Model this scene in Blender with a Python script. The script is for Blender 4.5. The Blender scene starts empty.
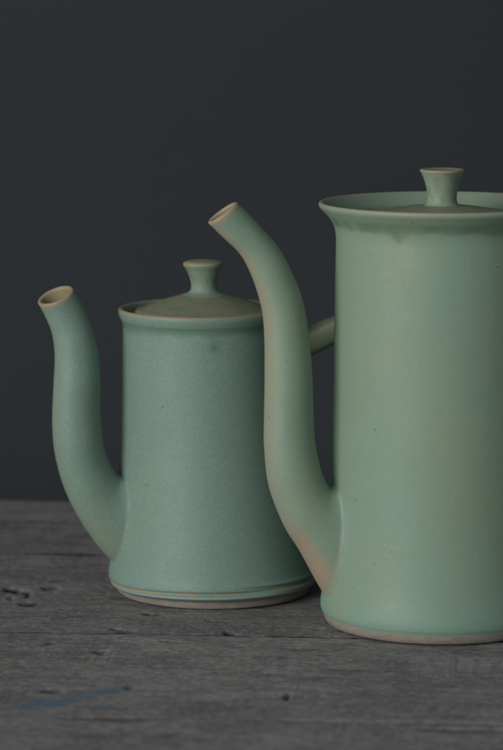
import bpy, math
import numpy as np
from mathutils import Vector

sc = bpy.context.scene
col = sc.collection
R_ = math.radians

# ------------------------------------------------------------------ camera
F = 3200.0            # focal length in photo pixels (photo 503 x 750)
CX, CY = 251.5, 375.0
HORIZON = -90.0
PITCH = math.atan((CY - HORIZON) / F)
CAM = np.array([0.0, -1.6, 0.35])
cam_d = bpy.data.cameras.new('camera')
cam = bpy.data.objects.new('camera', cam_d)
col.objects.link(cam)
cam.location = CAM
cam.rotation_euler = (math.pi / 2 - PITCH, 0, 0)
cam_d.sensor_fit = 'VERTICAL'
cam_d.sensor_height = 36.0
cam_d.lens = F * 36.0 / 750.0
cam_d.clip_start = 0.05
cam_d.clip_end = 50
cam_d.dof.use_dof = True
cam_d.dof.focus_distance = 1.575
cam_d.dof.aperture_fstop = 9.0
cam_d.dof.aperture_blades = 8
sc.camera = cam

# ------------------------------------------------------------------ light
w = bpy.data.worlds.new('World')
sc.world = w
w.use_nodes = True
bg = w.node_tree.nodes['Background']
bg.inputs[0].default_value = (0.80, 0.90, 1.0, 1)
bg.inputs[1].default_value = 0.18

def area(name, loc, target, sx, sy, power, colour):
    d = bpy.data.lights.new(name, 'AREA')
    d.shape = 'RECTANGLE'; d.size = sx; d.size_y = sy
    d.energy = power; d.color = colour
    o = bpy.data.objects.new(name, d); col.objects.link(o)
    o.location = loc
    v = Vector(target) - Vector(loc)
    o.rotation_euler = v.to_track_quat('-Z', 'Y').to_euler()
    return o
area('window_light', (-1.72, -1.85, 0.80), (0.0, 0.0, 0.10), 1.6, 1.3, 48, (1.0, 0.985, 0.95))

sc.view_settings.view_transform = 'Standard'
sc.view_settings.look = 'None'
sc.view_settings.exposure = 0.0
sc.view_settings.gamma = 1.0
sc.view_settings.use_curve_mapping = False
sc.render.engine = 'CYCLES'
sc.cycles.use_denoising = True
sc.cycles.max_bounces = 8

# ------------------------------------------------------------------ pixel helpers
RIGHT = np.array([1.0, 0, 0])
FWD = np.array([0, math.cos(PITCH), -math.sin(PITCH)])
UP = np.array([0, math.sin(PITCH), math.cos(PITCH)])
def ray(px, py):
    d = RIGHT * ((px - CX) / F) + UP * ((CY - py) / F) + FWD
    return d
def ground(px, py, z=0.0):
    d = ray(px, py); t = (z - CAM[2]) / d[2]
    return CAM + d * t
def on_plane(px, py, p0, n):
    d = ray(px, py); t = np.dot(p0 - CAM, n) / np.dot(d, n)
    return CAM + d * t

# ------------------------------------------------------------------ numpy noise
def _hash(ix, iy, seed):
    h = (ix.astype(np.int64) * 374761393 + iy.astype(np.int64) * 668265263 + seed * 1274126177) & 0xffffffff
    h = ((h ^ (h >> 13)) * 1274126177) & 0xffffffff
    h = h ^ (h >> 16)
    return (h & 0xffff) / 65535.0
def vnoise(x, y, seed=0):
    x = np.asarray(x, float); y = np.asarray(y, float)
    x, y = np.broadcast_arrays(x, y)
    ix = np.floor(x); iy = np.floor(y)
    fx = x - ix; fy = y - iy
    fx = fx * fx * (3 - 2 * fx); fy = fy * fy * (3 - 2 * fy)
    a = _hash(ix, iy, seed); b = _hash(ix + 1, iy, seed)
    c = _hash(ix, iy + 1, seed); d = _hash(ix + 1, iy + 1, seed)
    return (a + (b - a) * fx) * (1 - fy) + (c + (d - c) * fx) * fy - 0.5
def fbm(x, y, seed=0, o=4):
    s = 0; a = 1.0
    for k in range(o):
        s = s + a * vnoise(x * 2 ** k, y * 2 ** k, seed + k * 17); a *= 0.5
    return s
def sstep(a, b, x):
    t = np.clip((x - a) / (b - a), 0, 1); return t * t * (3 - 2 * t)

# ------------------------------------------------------------------ mesh helpers
def link(name, me, parent=None, mat=None):
    o = bpy.data.objects.new(name, me)
    col.objects.link(o)
    if parent: o.parent = parent
    if mat: me.materials.append(mat)
    return o
def grid_mesh(name, P, attr=None, wrap=True, smooth=True):
    """P: (rows, cols, 3) -> quads; wrap closes the columns."""
    n, m = P.shape[:2]
    V = P.reshape(-1, 3)
    i = np.arange(n - 1)[:, None]; j = np.arange(m if wrap else m - 1)[None, :]
    j2 = (j + 1) % m
    q = np.stack([i * m + j, i * m + j2, (i + 1) * m + j2, (i + 1) * m + j], -1).reshape(-1, 4)
    me = bpy.data.meshes.new(name)
    me.from_pydata(V.tolist(), [], q.tolist())
    if attr is not None:
        a = me.attributes.new('glaze', 'FLOAT_COLOR', 'POINT')
        a.data.foreach_set('color', attr.reshape(-1).astype(np.float32))
    if smooth:
        me.polygons.foreach_set('use_smooth', [True] * len(me.polygons))
    me.update()
    return me
def crom(P, n):
    """centripetal-free Catmull-Rom through the rows of P, n samples, even in index space"""
    P = np.asarray(P, float)
    Q = np.vstack([2 * P[0] - P[1], P, 2 * P[-1] - P[-2]])
    t = np.linspace(0, len(P) - 1 - 1e-9, n)
    i = t.astype(int); f = (t - i)[:, None]
    a, b, c, d = Q[i], Q[i + 1], Q[i + 2], Q[i + 3]
    return 0.5 * (2 * b + (c - a) * f + (2 * a - 5 * b + 4 * c - d) * f ** 2 + (3 * b - 3 * c + d - a) * f ** 3)
def resample(P, step):
    """dense Catmull-Rom curve resampled at an even arc length"""
    D = crom(P, len(P) * 30)
    s = np.concatenate([[0], np.cumsum(np.linalg.norm(np.diff(D, axis=0), axis=1))])
    n = max(8, int(s[-1] / step))
    u = np.linspace(0, s[-1], n)
    return np.stack([np.interp(u, s, D[:, k]) for k in range(D.shape[1])], -1)

# ------------------------------------------------------------------ node helpers
class NT:
    def __init__(s, name):
        s.m = bpy.data.materials.new(name); s.m.use_nodes = True
        s.t = s.m.node_tree
        s.b = s.t.nodes['Principled BSDF']
    def n(s, typ, **kw):
        nd = s.t.nodes.new(typ)
        for k, v in kw.items(): setattr(nd, k, v)
        return nd
    def put(s, sock, v):
        if hasattr(v, 'is_linked'): s.t.links.new(v, sock)
        elif v is not None: sock.default_value = v
    def noise(s, vec, scale, detail=3, rough=0.5, dist=0.0):
        nd = s.n('ShaderNodeTexNoise'); s.put(nd.inputs['Vector'], vec)
        nd.inputs['Scale'].default_value = scale; nd.inputs['Detail'].default_value = detail
        nd.inputs['Roughness'].default_value = rough; nd.inputs['Distortion'].default_value = dist
        return nd.outputs['Fac']
    def mapv(s, vec, scale=(1, 1, 1), rot=(0, 0, 0), loc=(0, 0, 0)):
        nd = s.n('ShaderNodeMapping'); s.put(nd.inputs[0], vec)
        nd.inputs['Location'].default_value = loc
        nd.inputs['Rotation'].default_value = rot; nd.inputs['Scale'].default_value = scale
        return nd.outputs[0]
    def math(s, op, a, b=None, c=None, clamp=False):
        nd = s.n('ShaderNodeMath', operation=op, use_clamp=clamp)
        s.put(nd.inputs[0], a)
        if b is not None: s.put(nd.inputs[1], b)
        if c is not None: s.put(nd.inputs[2], c)
        return nd.outputs[0]
    def rng(s, v, a, b, c=0.0, d=1.0):
        nd = s.n('ShaderNodeMapRange', interpolation_type='SMOOTHSTEP')
        s.put(nd.inputs[0], v)
        for k, x in zip((1, 2, 3, 4), (a, b, c, d)): nd.inputs[k].default_value = x
        return nd.outputs[0]
    def mix(s, f, a, b, mode='MIX'):
        nd = s.n('ShaderNodeMix', data_type='RGBA', blend_type=mode)
        s.put(nd.inputs['Factor'], f)
        for sock, v in ((nd.inputs[6], a), (nd.inputs[7], b)):
            s.put(sock, (v + (1,)) if isinstance(v, tuple) and len(v) == 3 else v)
        return nd.outputs[2]
    def bump(s, h, strength, dist, normal=None):
        nd = s.n('ShaderNodeBump'); s.put(nd.inputs['Height'], h)
        nd.inputs['Strength'].default_value = strength; nd.inputs['Distance'].default_value = dist
        if normal: s.put(nd.inputs['Normal'], normal)
        return nd.outputs[0]

def glaze_material(name, green, blue, warm, thin_c, seed, mottle):
    N = NT(name)
    tc = N.n('ShaderNodeTexCoord').outputs['Object']
    vec = N.mapv(tc, loc=(seed, seed * 0.7, seed * 1.3))
    at = N.n('ShaderNodeAttribute', attribute_name='glaze')
    sep = N.n('ShaderNodeSeparateColor'); N.put(sep.inputs[0], at.outputs['Color'])
    thin, bare, pool_shade = sep.outputs[0], sep.outputs[1], sep.outputs[2]
    seam = at.outputs['Alpha']
    big = N.rng(N.noise(N.mapv(vec, (1, 1, 0.6)), 16, 3, 0.55), 0.36, 0.64)
    zz = N.n('ShaderNodeSeparateXYZ'); N.put(zz.inputs[0], tc)
    low = N.math('MULTIPLY', N.rng(N.math('ADD', zz.outputs[2], N.math('MULTIPLY', N.noise(vec, 30, 3), 0.03)), 0.015, 0.060, 1, 0), 0.9)
    big = N.math('MAXIMUM', N.math('MULTIPLY', big, 0.45), low)
    c = N.mix(big, green, blue)
    wm = N.rng(N.noise(N.mapv(vec, (1, 1, 0.35), loc=(3, 1, 2)), 22, 2, 0.5), 0.48, 0.72)
    c = N.mix(N.math('MULTIPLY', wm, 0.4), c, warm)
    # fine crystalline mottling
    f1 = N.noise(N.mapv(vec, (1, 1, 0.7)), 1100, 3, 0.75)
    f2 = N.noise(vec, 240, 3, 0.6)
    f = N.math('ADD', N.math('MULTIPLY', f1, 0.86), N.math('MULTIPLY', f2, 0.14))
    mot = N.rng(f, 0.40, 0.60, 1.0 - mottle, 1.0 + mottle)
    comb = N.n('ShaderNodeCombineXYZ')
    for k in range(3): N.put(comb.inputs[k], mot)
    c = N.mix(1.0, c, comb.outputs[0], 'MULTIPLY')
    # pooled, thicker and greener glaze; also shade painted under the tall lip
    c = N.mix(pool_shade, c, (green[0] * 0.42, green[1] * 0.56, green[2] * 0.46))
    # thin glaze breaking to tan
    tn = N.math('MULTIPLY', thin, N.rng(N.noise(vec, 130, 4, 0.6), 0.25, 0.6, 0.55, 1.15), clamp=True)
    c = N.mix(tn, c, thin_c)
    c = N.mix(seam, c, (0.36, 0.38, 0.40))
    # iron specks, sparse
    vo = N.n('ShaderNodeTexVoronoi'); N.put(vo.inputs['Vector'], vec); vo.inputs['Scale'].default_value = 120
    sel = N.n('ShaderNodeSeparateColor'); N.put(sel.inputs[0], vo.outputs['Color'])
    sp = N.math('MULTIPLY', N.rng(vo.outputs['Distance'], 0.035, 0.085, 1, 0), N.math('GREATER_THAN', sel.outputs[0], 0.84))
    c = N.mix(N.math('MULTIPLY', sp, 0.55), c, (0.06, 0.05, 0.035))
    pale = N.math('MULTIPLY', N.rng(vo.outputs['Distance'], 0.03, 0.07, 1, 0), N.math('LESS_THAN', sel.outputs[0], 0.12))
    c = N.mix(N.math('MULTIPLY', pale, 0.5), c, (0.5, 0.52, 0.48))
    # bare stoneware foot
    clay = N.mix(N.rng(N.noise(N.mapv(vec, (1, 1, 3)), 160, 4, 0.65), 0.3, 0.7), (0.250, 0.222, 0.186), (0.335, 0.300, 0.255))
    bn = N.math('ADD', bare, N.math('MULTIPLY', N.math('SUBTRACT', N.noise(vec, 260, 3), 0.5), 0.35))
    bf = N.rng(bn, 0.35, 0.6)
    c = N.mix(bf, c, clay)
    # glaze edge: a warm line where glaze meets clay
    N.put(N.b.inputs['Base Color'], c)
    ro = N.rng(N.noise(vec, 45, 3), 0.3, 0.7, 0.42, 0.56)
    ro = N.math('ADD', ro, N.math('MULTIPLY', f1, 0.08))
    ro = N.math('ADD', ro, N.math('MULTIPLY', bf, 0.4), clamp=True)
    N.put(N.b.inputs['Roughness'], ro)
    N.b.inputs['Specular IOR Level'].default_value = 0.38
    rings = N.noise(N.mapv(vec, (6, 6, 260)), 1.0, 3, 0.6)
    nb = N.bump(rings, 0.10, 0.0004)
    nb = N.bump(f2, 0.16, 0.0004, nb)
    nb = N.bump(f1, 0.10, 0.0002, nb)
    N.put(N.b.inputs['Normal'], nb)
    return N.m

M_TALL = glaze_material('celadon_glaze_pale', (0.255, 0.345, 0.248), (0.212, 0.356, 0.290), (0.295, 0.340, 0.225), (0.390, 0.310, 0.220), 2.3, 0.04)
M_SMALL = glaze_material('celadon_glaze_grey', (0.198, 0.298, 0.238), (0.206, 0.312, 0.276), (0.220, 0.292, 0.222), (0.350, 0.280, 0.170), 7.9, 0.075)

# ------------------------------------------------------------------ wall behind
def wall_material():
    N = NT('slate_paint')
    tc = N.n('ShaderNodeTexCoord').outputs['Object']
    a = N.rng(N.noise(tc, 2.2, 4, 0.55), 0.3, 0.7)
    c = N.mix(a, (0.0255, 0.0298, 0.0345), (0.0305, 0.0352, 0.0405))
    b = N.noise(tc, 60, 5, 0.6)
    N.put(N.b.inputs['Base Color'], c)
    N.b.inputs['Roughness'].default_value = 0.85
    N.put(N.b.inputs['Normal'], N.bump(b, 0.2, 0.002))
    return N.m
xs = np.linspace(-2.6, 2.6, 40); zs = np.linspace(-0.9, 2.2, 30)
P = np.zeros((30, 40, 3)); P[..., 0] = xs[None, :]; P[..., 2] = zs[:, None]
P[..., 1] = 0.75 + 0.006 * fbm(xs[None, :] * 2, zs[:, None] * 2, 5)
wall = link('wall', grid_mesh('wall', P[:, ::1], wrap=False), None, wall_material())
wall['kind'] = 'structure'

# ------------------------------------------------------------------ plank table
YAW = R_(-4.6)
TD = np.array([math.cos(YAW), math.sin(YAW), 0]); TN = np.array([-math.sin(YAW), math.cos(YAW), 0])
g0 = [ground(0, y) for y in (499.5, 552.0, 630.8, 714.0)]
V0 = [float(np.dot(g, TN)) for g in g0]
edges = V0 + [V0[-1] - 0.163, V0[-1] - 0.318]
def table_uv(px, py):
    g = ground(px, py); return float(np.dot(g, TD)), float(np.dot(g, TN))

def wood_material(name, smears=None):
    N = NT(name)
    tc = N.n('ShaderNodeTexCoord').outputs['Object']
    oi = N.n('ShaderNodeObjectInfo').outputs['Random']
    cmb = N.n('ShaderNodeCombineXYZ')
    N.put(cmb.inputs[0], N.math('MULTIPLY', oi, 7.0)); N.put(cmb.inputs[1], N.math('MULTIPLY', oi, 3.1)); N.put(cmb.inputs[2], N.math('MULTIPLY', oi, 5.7))
    va = N.n('ShaderNodeVectorMath', operation='ADD'); N.put(va.inputs[0], tc); N.put(va.inputs[1], cmb.outputs[0])
    vec = va.outputs[0]
    at = N.n('ShaderNodeAttribute', attribute_name='glaze')
    sep = N.n('ShaderNodeSeparateColor'); N.put(sep.inputs[0], at.outputs['Color'])
    pit, worn = sep.outputs[0], sep.outputs[1]
    # warped coordinates so the grain wanders
    wn = N.n('ShaderNodeTexNoise'); N.put(wn.inputs['Vector'], N.mapv(vec, (3, 9, 9))); wn.inputs['Scale'].default_value = 1; wn.inputs['Detail'].default_value = 3
    wv = N.n('ShaderNodeVectorMath', operation='MULTIPLY_ADD')
    N.put(wv.inputs[0], wn.outputs['Color']); wv.inputs[1].default_value = (0.0, 0.03, 0.03); N.put(wv.inputs[2], vec)
    gv = wv.outputs[0]
    grain = N.noise(N.mapv(gv, (9, 95, 40)), 1, 5, 0.66)
    fibre = N.noise(N.mapv(gv, (90, 620, 200)), 1, 4, 0.7)
    broad = N.noise(N.mapv(gv, (7, 13, 10)), 1, 5, 0.6)
    blot = N.noise(N.mapv(vec, (14, 22, 20), loc=(4, 2, 1)), 1, 5, 0.65)
    soft = N.noise(N.mapv(vec, (34, 52, 30), loc=(2, 7, 1)), 1, 6, 0.7)
    grit = N.noise(N.mapv(vec, (260, 420, 300)), 1, 5, 0.75)
    saw0 = N.noise(N.mapv(vec, (620, 22, 60), rot=(0, 0, R_(14))), 1, 3, 0.6)
    sgate = N.rng(N.noise(N.mapv(vec, (13, 16, 10), loc=(6, 3, 2)), 1, 2), 0.46, 0.62)
    saw = N.math('ADD', N.math('MULTIPLY', N.math('SUBTRACT', saw0, 0.5), sgate), 0.5)
    c = N.mix(N.rng(broad, 0.3, 0.7), (0.216, 0.203, 0.202), (0.305, 0.288, 0.282))
    c = N.mix(N.math('MULTIPLY', N.rng(blot, 0.46, 0.74), 0.6), c, (0.262, 0.222, 0.190))
    c = N.mix(N.math('MULTIPLY', N.rng(soft, 0.38, 0.60, 1, 0), 0.5), c, (0.112, 0.105, 0.106))
    c = N.mix(N.math('MULTIPLY', N.rng(grain, 0.36, 0.56, 1, 0), 0.26), c, (0.095, 0.090, 0.090))
    c = N.mix(N.math('MULTIPLY', N.rng(fibre, 0.50, 0.72), 0.25), c, (0.370, 0.360, 0.355))
    c = N.mix(N.math('MULTIPLY', N.rng(fibre, 0.28, 0.46, 1, 0), 0.30), c, (0.080, 0.076, 0.076))
    c = N.mix(N.math('MULTIPLY', N.rng(grit, 0.50, 0.64), 0.55), c, (0.400, 0.390, 0.385))
    c = N.mix(N.math('MULTIPLY', N.rng(grit, 0.34, 0.48, 1, 0), 0.62), c, (0.065, 0.062, 0.060))
    c = N.mix(N.math('MULTIPLY', N.rng(saw, 0.53, 0.66), 0.26), c, (0.39, 0.38, 0.38))
    c = N.mix(N.math('MULTIPLY', N.rng(saw, 0.34, 0.47, 1, 0), 0.26), c, (0.08, 0.077, 0.077))
    c = N.mix(N.math('MULTIPLY', worn, 0.7), c, (0.36, 0.30, 0.25))
    # long drying cracks
    cr = N.noise(N.mapv(gv, (2.6, 60, 30), loc=(9, 5, 0)), 1, 3, 0.5)
    crack = N.rng(N.math('ABSOLUTE', N.math('SUBTRACT', cr, 0.5)), 0.0, 0.010, 1, 0)
    gate = N.rng(N.noise(N.mapv(vec, (9, 14, 9), loc=(1, 8, 3)), 1, 2), 0.52, 0.64)
    crack = N.math('MULTIPLY', crack, gate)
    dark = N.math('MAXIMUM', N.math('MULTIPLY', crack, 0.75), pit)
    c = N.mix(dark, c, (0.014, 0.013, 0.013))
    if smears:
        for (u0, v0, ang, L, Wd, st, colr) in smears:
            q = N.mapv(N.mapv(tc, loc=(-u0, -v0, 0)), rot=(0, 0, -ang))
            q = N.mapv(q, (1 / L, 1 / Wd, 0))
            dn = N.n('ShaderNodeTexNoise'); N.put(dn.inputs['Vector'], vec); dn.inputs['Scale'].default_value = 55; dn.inputs['Detail'].default_value = 4
            dv = N.n('ShaderNodeVectorMath', operation='MULTIPLY_ADD')
            N.put(dv.inputs[0], dn.outputs['Color']); dv.inputs[1].default_value = (0.7, 0.9, 0); N.put(dv.inputs[2], q)
            sub = N.n('ShaderNodeVectorMath', operation='SUBTRACT'); N.put(sub.inputs[0], dv.outputs[0]); sub.inputs[1].default_value = (0.35, 0.45, 0)
            ln = N.n('ShaderNodeVectorMath', operation='LENGTH'); N.put(ln.inputs[0], sub.outputs[0])
            msk = N.math('MULTIPLY', N.rng(ln.outputs['Value'], 0.45, 1.05, 1, 0), N.rng(fibre, 0.32, 0.56, 0.35, 1.0))
            c = N.mix(N.math('MULTIPLY', msk, st, clamp=True), c, colr)
    N.put(N.b.inputs['Base Color'], c)
    N.b.inputs['Roughness'].default_value = 0.78
    N.b.inputs['Specular IOR Level'].default_value = 0.25
    nb = N.bump(grain, 0.35, 0.0014)
    nb = N.bump(fibre, 0.4, 0.0009, nb)
    nb = N.bump(grit, 0.7, 0.0013, nb)
    nb = N.bump(saw, 0.25, 0.0006, nb)
    nb = N.bump(crack, -0.7, 0.002, nb)
    N.put(N.b.inputs['Normal'], nb)
    return N.m

tab = bpy.data.objects.new('tabletop', None); col.objects.link(tab)
tab.rotation_euler = (0, 0, YAW)
tab['kind'] = 'structure'
M_WOOD = wood_material('weathered_plank')

# gouges and dents measured in photo pixels: (x0,y0,x1,y1, half width px, depth, darkness)
GOUGES = [
    (8, 588, 17, 591, 2.3, 1.0, 1.0), (17, 590.5, 24, 589.5, 1.5, 0.9, 0.9), (24, 589.5, 28, 594, 1.0, 0.7, 0.8), (28, 594, 27, 598, 0.8, 0.5, 0.6),
    (9, 596, 11, 600, 0.7, 0.5, 0.5), (45, 586.5, 55, 587, 2.0, 0.7, 0.55), (20, 604, 37, 604, 1.3, 0.7, 0.7), (52, 581, 66, 579, 1.0, 0.4, 0.35),
    (47, 643, 52, 642, 1.2, 0.9, 0.95), (42, 644, 44, 644, 0.8, 0.7, 0.8), (95, 651, 103, 654, 0.9, 0.7, 0.7), (99, 650, 104, 651, 0.7, 0.6, 0.6),
    (142, 613.5, 151, 613, 0.9, 0.8, 0.9), (150, 613, 160, 614.5, 1.2, 0.9, 0.8), (112, 628, 122, 629.5, 0.9, 0.8, 0.8), (117, 632, 134, 630, 1.0, 0.7, 0.75),
    (42, 689, 60, 690, 1.5, 0.8, 0.75), (126, 687, 133, 687, 1.6, 0.6, 0.45), (226, 632, 233, 635, 1.6, 0.9, 0.9), (232, 635, 262, 635.5, 0.8, 0.7, 0.7),
    (285, 697, 290, 694, 1.2, 0.8, 0.7), (286, 700, 288, 693, 0.9, 0.7, 0.6), (60, 566, 84, 563, 1.0, 0.4, 0.35), (205, 620, 232, 622, 0.7, 0.5, 0.45),
    (255, 655, 290, 657, 0.7, 0.4, 0.35), (420, 728, 503, 729, 1.6, 0.5, 0.45), (330, 668, 372, 669, 0.9, 0.4, 0.35), (10, 655, 40, 652, 0.8, 0.4, 0.35),
    (160, 640, 190, 643, 0.7, 0.5, 0.5), (280, 648, 330, 650, 0.6, 0.45, 0.45), (85, 600, 104, 598, 0.7, 0.4, 0.4), (60, 716, 150, 720, 1.6, 0.5, 0.4),
]
GU = []
for (x0, y0, x1, y1, hw, dp, dk) in GOUGES:
    a = table_uv(x0, y0); b = table_uv(x1, y1)
    mx = table_uv((x0 + x1) / 2, (y0 + y1) / 2); my = table_uv((x0 + x1) / 2, (y0 + y1) / 2 + hw)
    GU.append((a, b, 1.3 * abs(my[1] - mx[1]), dp, dk))

GAP = 0.0010
TH = 0.032
def plank(k):
    v1, v0 = edges[k], edges[k + 1]
    wd = v1 - v0
    vc = (v0 + v1) / 2
    visible = k < 4
    if visible:
        u = np.concatenate([np.linspace(-0.9, -0.19, 40)[:-1], np.arange(-0.19, 0.19, 0.0011), np.linspace(0.19, 0.9, 40)])
        nv = int(wd / 0.0013)
    else:
        u = np.linspace(-0.9, 0.9, 160); nv = 40
    v = np.linspace(0, 1, nv)
    # closer rows beside the edges so they can round off
    v = v + 0.0 * v
    U, Vv = np.meshgrid(u, v)
    e0 = 0.0010 * fbm(u * 60, u * 0 + k * 3.3, 11, 4) + 0.0008 * fbm(u * 6, u * 0 + k, 12, 2)
    e1 = 0.0010 * fbm(u * 60, u * 0 + (k - 1) * 3.3, 21, 4) + 0.0008 * fbm(u * 6, u * 0 + k - 1, 22, 2)
    lo = v0 + GAP / 2 + np.abs(e0) * 0.7; hi = v1 - GAP / 2 - np.abs(e1) * 0.7
    W = lo[None, :] + (hi - lo)[None, :] * Vv
    d_edge = np.minimum(W - lo[None, :], hi[None, :] - W)
    chip = 0.0006 + 0.0012 * np.clip(fbm(U * 30, W * 10 + k, 31, 3) + 0.2, 0, 1)
    z = -0.0007 * (1 - sstep(0, chip * 1.3, d_edge)) * (0.6 + 0.8 * np.clip(fbm(U * 45, W * 0 + k * 5, 33, 3) + .3, 0, 1))
    z = z + 0.0008 * fbm(U * 5, W * 22 + k * 9, 41, 3) + 0.00035 * fbm(U * 40, W * 320 + k, 43, 3)
    z = z + 0.00022 * fbm(U * 300, W * 300, 47, 2)
    cup = 0.0000 * ((W - vc) / (wd / 2)) ** 2
    z = z + cup - 0.0004
    pit = np.zeros_like(z)
    for (a, b, hw, dp, dk) in GU:
        if max(a[1], b[1]) + 0.02 < v0 or min(a[1], b[1]) - 0.02 > v1: continue
        wob = 0.0014 * fbm(U * 250, W * 120, 53, 3)
        ax, ay = a; bx, by = b
        L2 = (bx - ax) ** 2 + (by - ay) ** 2
        t = np.clip(((U - ax) * (bx - ax) + (W - ay) * (by - ay)) / L2, 0, 1)
        dx = (U - (ax + t * (bx - ax))) * 2.2; dy = W - (ay + t * (by - ay)) + wob
        d = np.sqrt(dx * dx + dy * dy) / (hw * (0.65 + 0.7 * np.sqrt(np.clip(1 - (2 * t - 1) ** 2, 0, 1))))
        g = 1 - sstep(0.35, 1.25, d)
        pit = np.maximum(pit, g * dk)
        z = z - g * dp * 0.0016
    # random little dents
    dn = fbm(U * 120, W * 260 + k * 7, 61, 3)
    dent = sstep(0.50, 0.72, dn) * 0.5
    z = z - dent * 0.0008
    pit = np.maximum(pit, dent * 0.6)
    worn = np.zeros_like(z)
    if k == 0: worn = 0.8 * (1 - sstep(0.0, 0.010, hi[None, :] - W)) * (0.5 + vnoise(U * 40, W * 0, 3))
    z = np.minimum(z, 0.0006)
    top = np.stack([U, W - vc, z], -1)
    # close into a board: side rows and underside
    lowf = top[0].copy(); lowf[:, 2] = -TH
    lowb = top[-1].copy(); lowb[:, 2] = -TH
    edgef = top[0].copy(); edgef[:, 2] -= 0.003; edgeb = top[-1].copy(); edgeb[:, 2] -= 0.003
    P = np.concatenate([lowf[None], edgef[None], top, edgeb[None], lowb[None], lowf[None]], 0)
    at = np.zeros(P.shape[:2] + (4,))
    joint = (1 - sstep(0.0002, 0.0013, d_edge + 0.0005 * fbm(U * 200, W * 200, 77, 2)))
    pit = np.maximum(pit, joint * np.clip(0.75 + 0.9 * fbm(U * 18, W * 0 + k * 2.7, 79, 3), 0.15, 1)); at[..., 0] = 1.0
    at[2:-3, :, 0] = pit; at[2:-3, :, 1] = np.clip(worn, 0, 1)
    at[..., 3] = 1
    me = grid_mesh('plank', P, at, wrap=False)
    mat = M_WOOD
    if k == 2:
        sm = []
        for (xa, ya, xb, yb, wpx, st) in ((8, 707, 72, 701, 4.0, 0.8), (55, 702, 130, 686, 4.5, 0.62), (84, 708, 110, 707.5, 2.6, 0.6), (170, 668, 200, 664, 5, 0.22)):
            a = table_uv(xa, ya); b = table_uv(xb, yb)
            m0 = table_uv((xa + xb) / 2, (ya + yb) / 2); m1 = table_uv((xa + xb) / 2, (ya + yb) / 2 + wpx)
            ang = math.atan2(b[1] - a[1], b[0] - a[0]); L = math.hypot(b[0] - a[0], b[1] - a[1]) / 2
            wperp = max(0.006, 1.5 * abs(m1[1] - m0[1]) * max(0.4, math.cos(ang)))
            sm.append(((a[0] + b[0]) / 2, (a[1] + b[1]) / 2 - vc, ang, L * 1.15, wperp, st, (0.075, 0.165, 0.25)))
        mat = wood_material('weathered_plank_blue_smear', sm)
    o = link('plank', me, tab, mat)
    o.location = (0, vc, 0)
    return o
for k in range(len(edges) - 1): plank(k)

# ------------------------------------------------------------------ pots
def thing(name, label, cat, loc):
    o = bpy.data.objects.new(name, None); col.objects.link(o)
    o.location = loc; o['label'] = label; o['category'] = cat
    o.empty_display_size = 0.05
    return o

class Pot:
    """Converts profile measures (radius px, height px on the axis) to metres for one pot."""
    def __init__(s, px, py, lean=0.0, lean_top=0.0):
        s.base = ground(px, py); s.base[2] = 0.0
        s.px, s.py, s.lean, s.lean_top = px, py, lean, lean_top
        s.scale = np.linalg.norm((s.base - CAM) @ FWD) / F
        ys = np.linspace(140, 700, 561)
        n = np.array([0, 1.0, 0])
        s._y = ys; s._z = np.array([on_plane(px, y, s.base, n)[2] for y in ys])
    def z(s, y): return np.interp(y, s._y, s._z) + 0.0006
    def shift(s, z):     # sideways lean of the hand-thrown axis
        return s.lean * s.scale * np.clip(z / s.lean_top, 0, 1.3) if s.lean else 0 * z
    def lathe(s, name, prof, parent, mat, attr, seg=224, step=1.2, wob=0.0, bump=None, off=(0, 0), seed=1):
        pr = resample(prof, step)
        th = np.linspace(0, 2 * math.pi, seg, endpoint=False)
        r = pr[:, 0][:, None] * np.ones(seg); y = pr[:, 1][:, None] * np.ones(seg)
        T = th[None, :] * np.ones((len(pr), 1))
        if bump is not None: r = r + bump(r, y, T)
        r = r * (1 + wob * (vnoise(np.cos(T) * 1.5 + 5, np.sin(T) * 1.5 + y * 0.006, seed) + 0.05 * vnoise(y * 0.11, 0 * y, seed + 3)))
        r = np.maximum(r, 0.02) * s.scale
        z = s.z(y)
        X = r * np.cos(T) + s.shift(z) + off[0] * s.scale; Y = r * np.sin(T) + off[1] * s.scale
        at = attr(pr[:, 0][:, None] * np.ones(seg), y, T, np.linspace(0, 1, len(pr))[:, None] * np.ones(seg))
        return link(name, grid_mesh(name, np.stack([X, Y, z], -1), at), parent, mat)

def rgba(shape, thin=0, bare=0, pool_shade=0, seam=0):
    a = np.zeros(shape + (4,))
    for k, v in enumerate((thin, bare, pool_shade, seam)): a[..., k] = np.clip(v, 0, 1)
    return a

def tube_rings(O, I, Wd, n, seg=64, power=1.0):
    C = (O + I) / 2; E = (O - I) / 2
    t = np.linspace(0, 2 * math.pi, seg, endpoint=False)
    return C[:, None, :] + E[:, None, :] * np.cos(t)[None, :, None] + (n[None, None, :] * Wd[:, None, None]) * np.sin(t)[None, :, None], t

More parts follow.
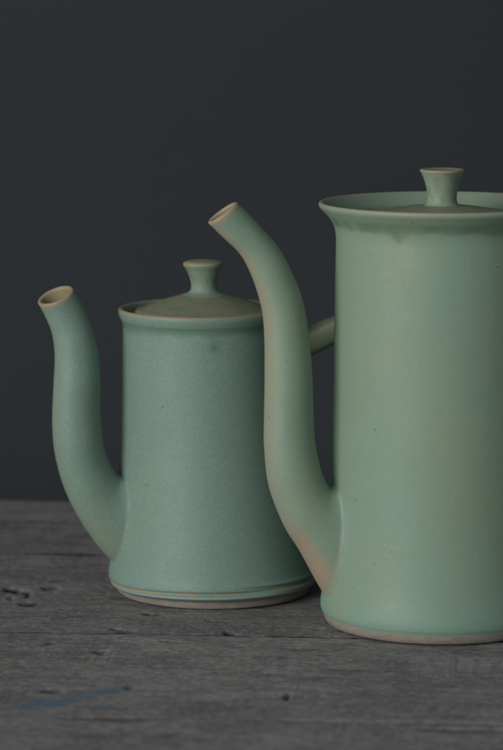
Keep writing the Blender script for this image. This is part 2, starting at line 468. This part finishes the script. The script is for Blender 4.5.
def make_spout(pot, parent, mat, pairs, phi, tilt, body_r, pink, seed, wall_px=4.0):
    """pairs: (outer x, outer y, inner x, inner y, half depth px) from tip to body."""
    d = np.array([-math.cos(phi), -math.sin(phi), 0.0])       # the way the spout points
    n = np.array([-math.sin(phi), math.cos(phi), 0.0]); n = -n if n[1] > 0 else n   # towards the viewer's side
    pr = crom(np.array(pairs, float), 90)
    O = np.array([on_plane(p[0], p[1], pot.base, n) for p in pr]) - pot.base
    I = np.array([on_plane(p[2], p[3], pot.base, n) for p in pr]) - pot.base
    Wd = pr[:, 4] * pot.scale
    P, t = tube_rings(O, I, Wd, n)
    N = len(pr)
    # tilt of the cut mouth, fading down the tube
    tang = (O[0] + I[0]) / 2 - (O[6] + I[6]) / 2; tang /= np.linalg.norm(tang)
    fade = np.clip(1 - np.arange(N) / 22.0, 0, 1) ** 2
    P = P - (np.sin(t)[None, :, None] * (Wd * fade)[:, None, None]) * tang[None, None, :] * math.tan(tilt)
    # hand-made unevenness
    k = np.arange(N)[:, None]
    C = ((O + I) / 2)[:, None, :]
    P = C + (P - C) * (1 + 0.018 * vnoise(k * 0.12, np.cos(t)[None, :] * 1.2 + 3, seed)[..., None] * sstep(0, 10, k)[..., None])
    # last rings sink onto the body wall and flare a little (pressed joint)
    L = 16
    last = P[-1].copy()
    for j in range(len(t)):
        x, y, z = last[j]
        sx = float(pot.shift(np.array(z)))
        R = body_r(z) - 0.8 * pot.scale
        q = np.array([x - sx, y]); q = q / max(1e-6, np.linalg.norm(q)) * R
        last[j] = (q[0] + sx, q[1], z)
    for m in range(L):
        f = (m + 1) / L
        P[N - L + m] = P[N - L + m] * (1 - f ** 2.2) + last * f ** 2.2
    # mouth: rounded lip and the bore
    Cc = P[0].mean(0); tn = tang
    def ring(base, shrink, along):
        c = base.mean(0); v = base - c
        ln = np.linalg.norm(v, axis=1, keepdims=True)
        return c + v * (ln - shrink) / ln + tn * along
    wp = wall_px * pot.scale
    rows = []
    for m in (34, 26, 18, 10, 4):
        rows.append(ring(P[m], wp, 0))
    rows += [ring(P[1], wp, 0), ring(P[0], wp, -0.2 * wp), ring(P[0], wp * 0.8, 0.12 * wp), ring(P[0], wp * 0.45, 0.28 * wp), ring(P[0], wp * 0.15, 0.12 * wp)]
    nb = len(rows)
    A = np.concatenate([np.array(rows), P], 0)
    kk = np.arange(-nb, N)[:, None] * np.ones(len(t))
    ct = np.cos(t)[None, :] * np.ones((nb + N, 1)); st = np.sin(t)[None, :] * np.ones((nb + N, 1))
    thin = np.where(kk < 0, 0.85, 0)
    thin = np.maximum(thin, 0.95 * np.exp(-(np.maximum(kk, 0) / 1.8) ** 2) * (kk >= -6))
    wv = vnoise(kk * 0.16, st * 2, seed + 4)
    thin = np.maximum(thin, pink[0] * sstep(0.42, 0.98, ct + 0.25 * wv) * (kk >= 0) * (1 - 0.35 * sstep(30, 60, kk)))
    lowp = sstep(N * 0.70, N * 0.86, kk) * (1 - sstep(N - 7, N - 1, kk)) * sstep(0.30, 0.85, ct + 0.3 * wv)
    thin = np.maximum(thin, pink[1] * lowp)
    thin = np.maximum(thin, 0.38 * sstep(0.75, 1.0, -ct + 0.2 * wv) * (kk >= 0) * (1 - sstep(N * .6, N * .75, kk)))
    seam = 0.6 * np.exp(-((kk - (N - 3.5)) / 2.4) ** 2) * sstep(-0.9, 0.2, st) * (0.55 + 1.3 * vnoise(kk * 0.5, ct * 9, seed + 8)) * sstep(0.3, -0.2, ct - 0.4)
    notch = sstep(N - 26, N - 8, kk) * sstep(0.8, 1.0, -ct)
    pool_shade = 0.55 * sstep(0.35, 0.9, st + 0.5 * wv - 0.3) * 0.3 + 0.85 * notch
    at = rgba(thin.shape, thin, 0, pool_shade, seam)
    me = grid_mesh('spout', A, at)
    # the pressed joint is smoothed into the wall: shading turns into the wall's own normal
    nn = np.zeros(len(me.vertices) * 3, np.float32); me.vertex_normals.foreach_get('vector', nn)
    nn = nn.reshape(A.shape)
    rad = A.copy(); rad[..., 0] -= pot.shift(A[..., 2]); rad[..., 2] = 0.06 * np.linalg.norm(rad[..., :2], axis=-1)
    rad /= np.linalg.norm(rad, axis=-1, keepdims=True)
    sgn = 1.0 if np.sum(nn[-12] * (A[-12] - A[-12].mean(0))) > 0 else -1.0
    f = sstep(N - 6, N - 1, kk)[..., None]
    nn = nn * (1 - f) + rad * sgn * f
    nn /= np.linalg.norm(nn, axis=-1, keepdims=True)
    me.normals_split_custom_set_from_vertices(nn.reshape(-1, 3).tolist())
    return link('spout', me, parent, mat)

def make_handle(pot, parent, mat, path, phi, tk, wd, seed):
    n = np.array([-math.sin(phi), math.cos(phi), 0.0])
    D = resample(path, 3.0)
    C = np.array([on_plane(p[0], p[1], pot.base, n) for p in D]) - pot.base
    T = np.gradient(C, axis=0); T /= np.linalg.norm(T, axis=1, keepdims=True)
    B = np.cross(T, n)
    t = np.linspace(0, 2 * math.pi, 40, endpoint=False)
    c, s_ = np.cos(t), np.sin(t)
    ex = np.sign(c) * np.abs(c) ** 0.72; ey = np.sign(s_) * np.abs(s_) ** 0.72
    u = np.linspace(0, 1, len(C))
    fl = 1 + 0.35 * (np.exp(-(u / 0.08) ** 2) + np.exp(-((1 - u) / 0.08) ** 2))
    A = C[:, None] + B[:, None] * (ex * tk * pot.scale)[None, :, None] * fl[:, None, None] + n[None, None] * (ey * wd * pot.scale)[None, :, None] * fl[:, None, None]
    edge = np.exp(-((np.abs(c) - 0.72) / 0.16) ** 2)[None, :] * np.ones((len(C), 1))
    kk = np.arange(len(C))[:, None]
    thin = 0.6 * edge * (0.7 + vnoise(kk * 0.2, c[None] * 2, seed)) + 0.25
    return link('handle', grid_mesh('handle', A, rgba(thin.shape, thin, 0, 0.7, 0)), parent, mat)

# ---- tall pot
tall = Pot(438.5, 620.5)
T0 = thing('coffee_pot', 'tall straight-sided pale celadon coffee pot with wide flared rim, sunk lid and tall curved spout', 'coffee pot', tuple(tall.base))
prof = [(0.1, 616), (60, 616), (92, 616.5), (97, 619), (100, 620.8), (109, 621), (112, 619.8), (114.2, 616.5), (115.3, 613), (116.2, 610.5), (117.6, 607.5), (118, 602),
        (117.0, 594), (114.6, 578), (112.4, 556), (110.4, 525), (109, 490), (107.6, 440), (106.4, 390), (105.5, 330), (104.6, 275), (104.0, 245), (104.4, 234), (106.6, 225.5),
        (110.8, 218.5), (116.0, 212.6), (119.8, 208.6), (121.0, 205.6), (120.2, 203.5), (118.2, 203.0), (114.5, 205.2), (108, 210.0), (102, 214.8), (98.5, 219), (97.4, 223.2), (94, 224.6), (87, 225), (86, 228),
        (92, 240), (98, 280), (100, 400), (103, 560), (98, 596), (60, 604), (0.1, 605)]
PT = np.array(prof)
def body_r_of(pot, P, lo, hi):
    Q = P[lo:hi]; zz = pot.z(Q[:, 1]); o = np.argsort(zz)
    return lambda z: float(np.interp(z, zz[o], Q[:, 0][o])) * pot.scale
tall_r = body_r_of(tall, PT, 6, 24)
def tall_attr(r, y, T, u):
    sd = np.cos(T); fr = -np.sin(T)
    outside = (u < 0.62) & (r > 90)
    nz = vnoise(T * 6, 0 * T, 71) + 0.5 * vnoise(T * 17, 0 * T, 72)
    thin = 0.8 * np.exp(-((y - 203.8) / 1.1) ** 2) * (r > 116.5) * (0.85 + 0.5 * nz)
    lip = outside & (y < 214)
    thin = np.maximum(thin, 0.08 * lip)
    bedge = 612.6 + 1.2 * nz
    bare = (y > bedge) * outside * 1.0
    thin = np.maximum(thin, 0.55 * np.exp(-((y - bedge + 0.8) / 1.3) ** 2) * outside)
    drip = 226 + 4 * vnoise(T * 5.0, 0 * T, 81) + 3 * vnoise(T * 13, 0 * T, 82)
    dx = (r * sd + 45) / 9.0
    drip = drip + 7.5 * np.clip(1 - np.abs(dx), 0, 1) * (fr > 0)
    pool_shade = 0.75 * sstep(213, 219, y) * (1 - sstep(-2.5, 3.0, y - drip)) * outside * (0.75 + 0.6 * vnoise(T * 9, y * 0.1, 83))  # glaze drips plus the lip's shadow, painted as one dark green band
    inside = (u > 0.62) & (y < 226)
    pool_shade = np.maximum(pool_shade, 0.30 * inside * (r < 116))
    thin = np.maximum(thin, 0.30 * inside * (0.8 + nz))
    return rgba(r.shape, thin, bare, pool_shade, 0)
def tall_bump(r, y, T):
    k = (y > 235) & (y < 600) & (r > 103)
    return k * (0.018 * np.sin(y * 0.55 + T) * (0.5 + vnoise(y * 0.05, T * 0, 9)))
tall.lathe('body', prof, T0, M_TALL, tall_attr, wob=0.006, bump=tall_bump, seed=3)
lidp = [(0.1, 224), (70, 224), (90, 223.9), (94.5, 223), (95.5, 221), (94.5, 219.2), (90, 217.6), (75, 214.6), (55, 211.2), (35, 208.2), (20, 206.6), (0.1, 206)]
def lid_attr_t(r, y, T, u):
    nz = vnoise(T * 5, r * 0.1, 91)
    th = 0.40 + 0.12 * nz + 0.45 * np.exp(-((r - 95) / 2.5) ** 2)
    return rgba(r.shape, th, 0, 0.8, 0)
L0 = tall.lathe('lid', lidp, T0, M_TALL, lid_attr_t, wob=0.004, seed=5)
knobp = [(0.1, 209), (17, 208.5), (21, 207.6), (17.2, 206.0), (15.2, 203.6), (14.4, 200), (14.5, 196), (15.6, 189), (17.6, 181.5), (20.0, 175.6), (21.6, 172.6), (21.9, 171.4), (21.0, 170.4), (18, 170.5), (10, 171.6), (0.1, 172)]
def knob_attr(top):
    def f(r, y, T, u):
        nz = vnoise(T * 3, y * 0.1, 95)
        rim = np.exp(-((y - top - 1.2) / 1.5) ** 2) * (r > 12)
        th = 0.16 + 0.9 * rim * (0.8 + 0.5 * nz) + 0.32 * (y < top + 3) * (r < 18)
        return rgba(r.shape, th, 0, 0.10 + 0.3 * (nz > 0.2), 0)
    return f
tall.lathe('knob', knobp, L0, M_TALL, knob_attr(170.6), seg=96, step=0.6, wob=0.012, seed=6)
tall_pairs = [
    (208.6, 223.4, 236.8, 202.2, 15.5), (222, 236.5, 248.8, 213.6, 15.6), (239.7, 253.6, 263.6, 229.7, 16.4), (250.2, 272.0, 279.0, 248.0, 17.6), (258.6, 295, 291.0, 271, 19.0),
    (263.6, 317, 301.5, 297, 20.2), (265.2, 345, 307.8, 331, 21.4), (265.3, 380, 311.2, 372, 22.6), (264.6, 418, 312.6, 412, 23.6), (264.8, 448, 314.0, 438, 24.4),
    (269.4, 487, 318.2, 461, 25.2), (284.0, 525.5, 323.0, 476.5, 26.0), (299.5, 550.5, 327.0, 484, 27.0), (311.5, 575, 330.0, 486.0, 29.0), (321.6, 597.5, 334.0, 484, 32)]
make_spout(tall, T0, M_TALL, tall_pairs, R_(15), R_(-3), tall_r, (0.62, 0.95), 101)
make_handle(tall, T0, M_TALL, [(528, 280), (546, 270), (572, 260), (602, 262), (626, 284), (640, 325), (642, 375), (630, 425), (606, 468), (575, 497), (545, 508), (528, 510)], R_(16), 10, 18, 5)

# ---- small pot
small = Pot(214.0, 590.0, lean=-11.5, lean_top=0.138)
S0 = thing('coffee_pot', 'small tapered grey-green coffee pot with raised domed lid and short upright spout', 'coffee pot', tuple(small.base))
prof2 = [(0.1, 586), (60, 586), (84, 586.5), (87, 588.5), (89, 590), (94, 590), (96, 588.4), (97.4, 585), (99.0, 582.4), (102.4, 580.4), (104.4, 577), (104.2, 570), (102.6, 562),
         (101.0, 552), (98.8, 538), (95.9, 520), (92.6, 498), (88.8, 470), (85.2, 440), (82.8, 405), (80.8, 372), (79.2, 345), (78.5, 330), (78.7, 323.5), (80.2, 319), (81.6, 315),
         (82.0, 311.6), (81.0, 309.2), (79.0, 308.6), (76.6, 310), (75.0, 313.5), (74.0, 317), (71, 318.6), (65, 319), (64.5, 322), (70, 330), (74, 350), (80, 430), (92, 545), (88, 572), (50, 578), (0.1, 579)]
PS = np.array(prof2)
small_r = body_r_of(small, PS, 6, 23)
def roll_y(T):
    left = np.clip(-np.cos(T), 0, 1); right = np.clip(np.cos(T), 0, 1)
    return 578.2 + 4.0 * left ** 2 - 1.5 * right
def small_attr(r, y, T, u):
    outside = (u < 0.62) & (r > 70)
    nz = vnoise(T * 6, 0 * T, 171) + 0.5 * vnoise(T * 19, 0 * T, 172)
    thin = 0.95 * np.exp(-((y - 309.4) / 1.1) ** 2) * (r > 77.5) * (0.85 + 0.5 * nz)
    thin = np.maximum(thin, 0.12 * sstep(318, 312, y) * outside)
    b = roll_y(T) + 3.0 + 0.8 * nz
    bare = (y > b) * outside * 1.0
    thin = np.maximum(thin, 0.85 * np.exp(-((y - roll_y(T) + 3.8) / 1.5) ** 2) * outside * sstep(-0.2, 0.2, nz + 0.12))
    pool_shade = 0.55 * sstep(318, 321, y) * (1 - sstep(324, 331 + 6 * nz, y)) * outside
    dx = (r * np.cos(T) - 13) / 5.5; dy = (y - 338) / 6.0
    pool_shade = np.maximum(pool_shade, 0.6 * np.exp(-(dx * dx + dy * dy)) * (np.sin(T) < 0) * outside)
    inside = (u > 0.62) & (y < 319)
    thin = np.maximum(thin, 0.4 * inside)
    seam = 0.42 * np.exp(-((y - roll_y(T) - 0.2) / 1.6) ** 2) * outside
    return rgba(r.shape, thin, bare, pool_shade, seam)
def small_bump(r, y, T):
    base = (r > 95) & (y > 545)
    ry = roll_y(T); rt = sstep(0.05, 0.7, np.cos(T))
    und = 0.7 + 0.6 * (vnoise(T * 4, 0 * T, 23) + 0.5)
    b = 1.9 * np.exp(-((y - ry) / 1.8) ** 2) - 2.6 * und * np.exp(-((y - ry + 4.0) / 1.5) ** 2)
    for c, a in ((570, 1.5), (564, 1.2)):
        yy = y - c - 4 * np.cos(T * 1.0 + 0.6)
        b = b + rt * a * (np.exp(-(yy / 1.6) ** 2) - np.exp(-((yy - 3) / 1.4) ** 2))
    k = (y > 335) & (y < 560) & (r > 77)
    return base * b + k * 0.02 * np.sin(y * 0.62 + T) * (0.5 + vnoise(y * 0.06, T * 0, 19))
small.lathe('body', prof2, S0, M_SMALL, small_attr, wob=0.006, bump=small_bump, step=0.8, seg=256, seed=13)
lid2 = [(0.1, 318), (50, 318), (66, 317.8), (68.6, 316), (69.2, 313.6), (68.2, 311.4), (65, 310.0), (60.5, 308.6), (52, 305.2), (40, 301), (28, 297.4), (18, 295), (0.1, 294)]
def lid_attr_s(r, y, T, u):
    nz = vnoise(T * 5, r * 0.1, 191)
    th = 0.46 + 0.12 * nz + 0.55 * np.exp(-((y - 311.2) / 1.3) ** 2) * (r > 60)
    return rgba(r.shape, th, 0, 0.85, 0)
L1 = small.lathe('lid', lid2, S0, M_SMALL, lid_attr_s, wob=0.005, seed=15, off=(3.5, 0))
knob2 = [(0.1, 298), (19, 296.6), (22, 295.6), (17, 293.8), (14.2, 291.6), (13.0, 288.4), (13.0, 284), (14.2, 278), (16.4, 272), (18.6, 268.2), (19.6, 266.2), (19.6, 264.6), (18.4, 263.2), (15, 262.0), (8, 261.2), (0.1, 261)]
small.lathe('knob', knob2, L1, M_SMALL, knob_attr(262.8), seg=96, step=0.6, wob=0.012, seed=16, off=(4.0, 0))
small_pairs = [
    (38.6, 304.2, 72.4, 287.4, 17.5), (45.6, 317.0, 80.0, 299.0, 17.4), (51.6, 331.6, 87.6, 315.0, 18.0), (54.2, 346, 93.6, 333, 19.4), (55.0, 362, 98.0, 355, 21.0),
    (54.2, 382, 99.8, 380, 22.4), (53.0, 402, 100.0, 403, 23.2), (52.7, 424, 100.8, 424, 23.8), (55.0, 454, 103.8, 446, 24.2), (63.0, 485, 108.8, 461, 24.6),
    (77.0, 515.5, 113.4, 469, 25.0), (94.0, 541, 117.6, 473.5, 26.0), (103.5, 553.5, 121.0, 474.8, 27.5), (111.0, 562.5, 125.0, 473.5, 30)]
make_spout(small, S0, M_SMALL, small_pairs, R_(15), R_(12), small_r, (0.16, 0.20), 201)
make_handle(small, S0, M_SMALL, [(272, 352), (288, 348), (310, 341), (334, 330), (360, 324), (383, 334), (396, 364), (398, 410), (388, 460), (365, 505), (338, 534), (314, 547), (300, 551)], R_(15), 12, 19, 7)
